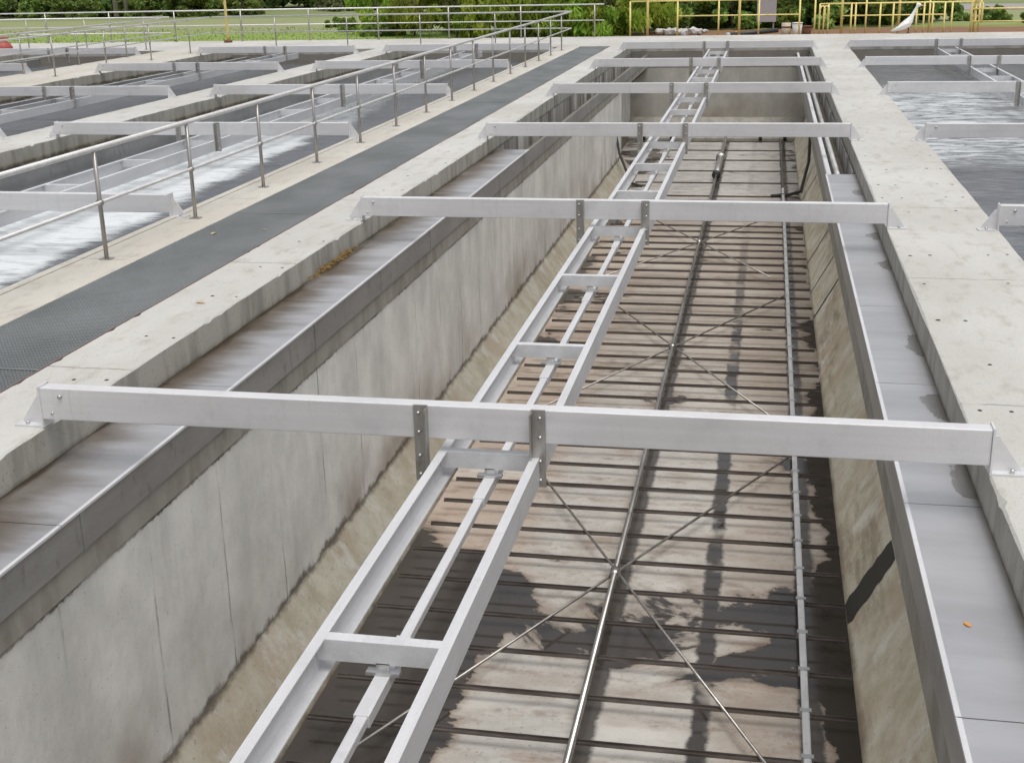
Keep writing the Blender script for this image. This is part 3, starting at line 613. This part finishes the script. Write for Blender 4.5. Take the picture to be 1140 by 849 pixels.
# odds and ends beyond the walkway
t = thing('drum', 'small cream drum with a rusty side behind the far walkway', 'drum', (.6, 50.0, -.3)); c = MB(); c.tube([(0, 0, 0), (0, 0, .62)], .17, 'drum', 14); c.build('body', t)
c = MB(); c.tube([(0, 0, .1), (0, 0, .16)], .178, 'brown', 14); c.tube([(0, 0, .45), (0, 0, .5)], .178, 'brown', 14); c.build('hoop', t)
t = thing('bucket', 'white bucket beside the cream drum behind the far walkway', 'bucket', (1.0, 49.8, -.3)); c = MB(); c.tube([(0, 0, 0), (0, 0, .62)], [.13, .19], 'whiteplastic', 14); c.build('body', t); c = MB(); c.tube([(0, 0, .6), (0, 0, .64)], .2, 'whiteplastic', 14); c.build('rim', t)
t = thing('bucket', 'brown pot right of the white bucket', 'pot', (1.35, 50.2, -.3)); c = MB(); c.tube([(0, 0, 0), (0, 0, .48)], [.14, .2], 'brown', 12); c.build('body', t); c = MB(); c.tube([(0, 0, .46), (0, 0, .5)], .215, 'brown', 12); c.build('rim', t)
t = thing('pipe', 'dark plastic pipe lying on the dirt beyond the end wall', 'pipe'); c = MB(); c.tube([(-1.55, 49.6, -.08), (.3, 50.5, .03)], .085, 'blackpipe', 10); c.build('body', t); c = MB(); c.tube([(-1.58, 49.58, -.08), (-1.46, 49.64, -.075)], .10, 'grey_pipe', 10); c.build('collar', t)
t = thing('board', 'grey sheet board standing among the bushes beyond the yellow railing', 'board', (-.15, 56.5, -.3)); c = MB(); c.box(-.4, .4, -.02, .02, .35, 1.35, 'board'); c.build('panel', t)
for s in (-.3, .3): c = MB(); c.box(s - .03, s + .03, .021, .08, 0, 1.2, 'pole'); c.build('leg', t)
t = thing('tarpaulin', 'crumpled orange sheet on the dirt beyond the yellow railing', 'tarpaulin', (-1.25, 51.5, -.3)); c = MB()
gx = 7
vs = [((i - 3) * .09, (j - 3) * .09, max(0, .26 - .09 * math.hypot(i - 3, j - 3)) + random.uniform(0, .06)) for j in range(gx) for i in range(gx)]
c.add(vs, [(j * gx + i, j * gx + i + 1, (j + 1) * gx + i + 1, (j + 1) * gx + i) for j in range(gx - 1) for i in range(gx - 1)], 'orange', True); c.build('sheet', t)
def rock_bm(r):
    bm = bmesh.new(); bmesh.ops.create_icosphere(bm, subdivisions=2, radius=r)
    for v in bm.verts: v.co *= random.uniform(.75, 1.15); v.co.z *= .7
    me = bpy.data.meshes.new('rock'); bm.to_mesh(me); bm.free(); me.materials.append(M['rock']); return me
rm_ = [rock_bm(.2), rock_bm(.14), rock_bm(.25)]
for i in range(11):
    o = bpy.data.objects.new('rock', rm_[i % 3]); COL.objects.link(o); o.location = (-4.35 + i * .17 + random.uniform(-.1, .1), 53.5 + random.uniform(-.5, .5), -.2 + random.uniform(0, .1)); o.rotation_euler = (0, 0, random.uniform(0, 6))
    tag(o, 'pale broken rock in the rubble heap beyond the yellow railing', 'rock', 'pale rocks heaped beyond the yellow railing')
t = thing('valve', 'faded red valve housing on the far left of the cross walkway', 'valve', (-28.05, 44.4, 0)); c = MB(); c.tube([(0, 0, 0), (0, 0, .1), (0, 0, .25), (0, 0, .34)], [.34, .34, .24, .1], 'red', 14); c.build('body', t)
c = MB(); c.tube([(.22 * math.cos(a * math.pi / 6), .22 * math.sin(a * math.pi / 6), .42) for a in range(13)], .025, 'red', 8, False); c.tube([(0, 0, .32), (0, 0, .43)], .03, 'red', 8); c.box(-.22, .22, -.015, .015, .41, .43, 'red'); c.build('wheel', t)

# fallen leaves
def leaf(x, y, z, s, mat, label):
    c = MB(); a = random.uniform(0, 6); ca, sa = math.cos(a), math.sin(a)
    P = [(-1, 0, .0), (-.5, .42, .12), (.2, .45, .16), (1, 0, .02), (.2, -.4, .2), (-.5, -.4, .14), (0, 0, .02)]
    c.add([(x + s * (p[0] * ca - p[1] * sa), y + s * (p[0] * sa + p[1] * ca), z + s * p[2]) for p in P], [(0, 1, 6), (1, 2, 6), (2, 3, 6), (3, 4, 6), (4, 5, 6), (5, 0, 6)], mat)
    tag(c.build('leaf'), label, 'leaf')
leaf(1.02, 5.6, -.241, .028, 'oleaf', 'small orange leaf lying on the right trough cover')
leaf(-5.87, 12.8, .002, .055, 'tleaf', 'tan leaf on the walkway grating near the handrail post')
leaf(-5.39, 13.05, .002, .035, 'tleaf', 'pale leaf on the walkway grating near the coping')
leaf(-4.75, 9.95, .002, .05, 'tleaf', 'curled pale leaf on the left coping')
c = MB()
for i in range(190):
    x = -4.425 + abs(random.gauss(0, .025)); y = random.triangular(11.6, 13.4, 12.6); z = -.243 + random.uniform(.002, .05); s = random.uniform(.012, .03); a = random.uniform(0, 6)
    c.add([(x - s * math.cos(a), y - s * math.sin(a), z), (x + s * .4, y + s * .3, z + s), (x + s * math.cos(a), y + s * math.sin(a), z + s * .2)], [(0, 1, 2)], 'deadleaf')
o = c.build('fallen_leaves'); o['label'] = 'yellow brown litter drifted against the left coping'; o['category'] = 'leaf litter'; o['kind'] = 'stuff'

# ------------------------------------------------------------------ vegetation
def crown(seed, nclump, w, h, zb, leaf_s, mat, per=130, upright=False):
    rnd = random.Random(seed); c = MB()
    for k in range(nclump):
        a = rnd.uniform(0, 6.283); rr = math.sqrt(rnd.random()) * w; t = rnd.random()
        cx, cy, cz = rr * math.cos(a), rr * math.sin(a), zb + h * t * (1 - .35 * (rr / w) ** 2)
        cr = rnd.uniform(.16, .34) * max(w, .8) * (1.15 - .5 * t)
        for i in range(per):
            th = rnd.uniform(0, 6.283); u = rnd.uniform(-1, 1); q = cr * rnd.random() ** .4
            s_ = math.sqrt(1 - u * u); p = Vector((cx + q * s_ * math.cos(th), cy + q * s_ * math.sin(th), cz + q * u * .85))
            if p.z < .02: p.z = abs(p.z) + .02
            d = Vector((rnd.gauss(0, 1), rnd.gauss(0, 1), rnd.gauss(.3, .8) + (1.8 if upright else 0))).normalized(); e = d.orthogonal().normalized(); e.rotate(Matrix.Rotation(rnd.uniform(0, 6.28), 3, d))
            L = leaf_s * rnd.uniform(.7, 1.5); W = L * (.16 if upright else .34)
            c.add([p - d * L * .5, p + e * W, p + d * L * .5, p - e * W], [(0, 1, 2, 3)], mat)
    return c
def plant(name, seed, w, h, zb, ls, mat, n, per, trunk_r, upright=False):
    t = thing(name, 'x', 'tree'); rnd = random.Random(seed + 99)
    cr = crown(seed, n, w, h, zb, ls, mat, per, upright); cr.build('crown', t)
    c = MB(); c.tube([(0, 0, -.05), (.05, .02, zb + .2), (.1, .05, zb + h * .55)], [trunk_r, trunk_r * .75, trunk_r * .3], 'bark', 8)
    for i in range(6):
        a = rnd.uniform(0, 6.28); z = zb + h * rnd.uniform(.0, .4); r_ = w * rnd.uniform(.5, .85)
        c.tube([(.04, .02, z), (r_ * .5 * math.cos(a), r_ * .5 * math.sin(a), z + h * .15), (r_ * math.cos(a), r_ * math.sin(a), z + h * .34)], [trunk_r * .5, trunk_r * .32, trunk_r * .1], 'bark', 6)
    c.build('trunk', t); return t
VG = -.3
def scatter(protos, spots, label, group, cat):
    for i, (x, y, s) in enumerate(spots):
        p0, used = protos[i % len(protos)]
        o = p0 if not used else copy_tree(p0)
        protos[i % len(protos)][1] = True
        o.location = (x, y, VG); o.rotation_euler = (0, 0, random.uniform(0, 6.28)); o.scale = (s, s, s * random.uniform(.9, 1.12))
        o['label'] = label; o['category'] = cat; o['group'] = group
A = [[plant('willow_bush', 11 + k, 1.5, 3.6, .25, .30, 'leaf_bright', 26, 190, .06, True), False] for k in range(3)]
scatter(A, [(-17.6, 57.5, .8), (-15.2, 55.5, .95), (-13.0, 54.2, 1), (-11.2, 54.6, 1.05), (-9.5, 53.6, 1), (-7.9, 53.6, 1.05), (-6.4, 53.9, 1.1), (-5.0, 55.2, 1.05), (-12.2, 57, 1.25), (-8.7, 57, 1.25), (-14.6, 59, 1.2), (-5.7, 58, 1.25)], 'bright green willowy bush in the thicket behind the far walkway corner', 'bright bushes behind the far walkway', 'bush')
B = [[plant('dark_bush', 31 + k, 1.7, 3.4, .15, .26, 'leaf_mid', 24, 190, .07), False] for k in range(3)]
scatter(B, [(-3.6, 57.5, .95), (-1.6, 58.5, 1), (.6, 59.5, 1), (2.4, 58.6, .9), (4.1, 59.4, .95), (5.7, 61, .9), (-2.6, 61.5, 1.3), (.9, 62.5, 1.3), (3.4, 62.8, 1.2), (7.2, 62.5, .75)], 'dense mid green bush behind the yellow railing', 'green bushes behind the yellow railing', 'bush')
Bd = [[plant('dark_bush', 71 + k, 1.7, 3.4, .05, .24, 'leaf_dark', 22, 190, .07), False] for k in range(2)]
scatter(Bd, [(-2.8, 60.0, .9), (-.6, 60.2, .9), (1.8, 61, .9), (5.0, 63, .8)], 'dark shaded bush deep behind the yellow railing', 'dark bushes behind the yellow railing', 'bush')
Cc = [[plant('leafy_tree', 51 + k, 2.9, 5.4, .5, .40, 'leaf_dark', 34, 200, .16), False] for k in range(3)]
scatter(Cc, [(-58, 84, 1), (-54.5, 86, 1.1), (-51, 84.5, .95), (-47.6, 86, 1.05), (-44.3, 84.4, .95), (-41.4, 86.3, 1.1), (-38.3, 87, .95), (-56, 91, 1.4), (-49.5, 92, 1.5), (-43, 92, 1.4), (-36.5, 93, 1.3), (-33.5, 96, 1.2)], 'dark leafy tree in the wood beyond the grass at left', 'dark trees beyond the grass at left', 'tree')
D = [[plant('roadside_tree', 61 + k, 2.0, 3.2, .2, .32, 'leaf_mid', 24, 190, .12), False] for k in range(2)]
scatter(D, [(-37.2, 81.5, 1.0), (-34.6, 83, .62), (-52.5, 80.5, .7), (-46.5, 81, .6)], 'rounded mid green tree in front of the dark wood at left', 'lighter trees before the dark wood', 'tree')
Ee = [[plant('weed_clump', 81 + k, 1.5, 1.25, .0, .26, 'leaf_olive', 16, 150, .03), False] for k in range(2)]
scatter(Ee, [(-31 + 1.9 * k + random.uniform(-.6, .6), 90 + random.uniform(-5, 8), random.uniform(.7, 1.3)) for k in range(14)], 'olive weedy shrub on the far side of the field', 'weedy shrubs across the field', 'shrub')
Ff = [[plant('low_shrub', 91, 1.2, .9, 0, .2, 'leaf_mid', 14, 150, .03), False]]
scatter(Ff, [(-19.2, 60, .7), (-21.5, 64, .6), (-16.9, 55.5, .6), (9.5, 62, .8), (11.5, 60, .7), (13.8, 63, .8), (12.4, 58, .6)], 'low green shrub in the grass beyond the cross walkway', 'low shrubs in the grass', 'shrub')
Gg = [[plant('undergrowth_shrub', 95 + k, 1.5, 1.5, 0, .28, 'leaf_mid', 18, 150, .03), False] for k in range(2)]
scatter(Gg, [(-57 + 2.1 * k + random.uniform(-.5, .5), 82.4 + random.uniform(-.8, 1.2), random.uniform(.6, 1.15)) for k in range(12)], 'low undergrowth shrub along the edge of the wood at left', 'undergrowth at the edge of the wood', 'shrub')
for x, y, r_, lab in ((-47.6, 82.2, .2, 'weathered timber pole standing before the dark wood, leftmost'), (-42.3, 80.5, .17, 'left one of a pair of grey poles before the dark wood'), (-41.7, 80.8, .15, 'right one of a pair of grey poles before the dark wood')):
    t = thing('timber_pole', lab, 'pole', (x, y, VG)); c = MB(); c.tube([(0, 0, -.1), (0, 0, 7)], [r_, r_ * .8], 'pole', 10); c.build('pole', t)
    c = MB(); c.tube([(-.5, 0, 6.6), (.5, 0, 6.6)], .06, 'pole', 6); c.build('cross_arm', t)

# ------------------------------------------------------------------ camera
fpx, yaw, pit, roll, H = 1414.3197, .1994, .3201, -.0232, 2.7638
F = Vector((-math.sin(yaw) * math.cos(pit), math.cos(yaw) * math.cos(pit), -math.sin(pit)))
Rv = Vector((math.cos(yaw), math.sin(yaw), 0)); U = Rv.cross(F)
R2 = Rv * math.cos(roll) + U * math.sin(roll); U2 = -Rv * math.sin(roll) + U * math.cos(roll)
cam = bpy.data.cameras.new('camera'); co = bpy.data.objects.new('camera', cam); COL.objects.link(co)
mw = Matrix((R2, U2, -F)).transposed().to_4x4(); mw.translation = (0, 0, H); co.matrix_world = mw
cam.sensor_width = 36; cam.lens = fpx / 1140 * 36; cam.clip_end = 3000; cam.clip_start = .1
S.camera = co

# ------------------------------------------------------------------ light
EL, AZ = R(74), R(143)          # overcast: a veiled sun, high and behind the camera to the right
W = bpy.data.worlds.new('World'); S.world = W; W.use_nodes = True
wt = W.node_tree; bg = wt.nodes['Background']
sk = wt.nodes.new('ShaderNodeTexSky'); sk.sky_type = 'NISHITA'; sk.sun_disc = False; sk.sun_elevation = EL; sk.sun_rotation = AZ
sk.air_density = 1.0; sk.dust_density = 4.0; sk.ozone_density = 1.0
hs = wt.nodes.new('ShaderNodeHueSaturation'); hs.inputs['Saturation'].default_value = .22
wt.links.new(sk.outputs[0], hs.inputs['Color']); wt.links.new(hs.outputs[0], bg.inputs['Color']); bg.inputs['Strength'].default_value = .15
sl = bpy.data.lights.new('sun', 'SUN'); sl.energy = 1.5; sl.angle = R(40); sl.color = (1, .975, .94)
so = bpy.data.objects.new('sun', sl); COL.objects.link(so)
sd = Vector((math.sin(AZ) * math.cos(EL), math.cos(AZ) * math.cos(EL), math.sin(EL))); so.rotation_euler = sd.to_track_quat('Z', 'Y').to_euler()
S.view_settings.view_transform = 'Standard'; S.view_settings.look = 'None'; S.view_settings.exposure = 0
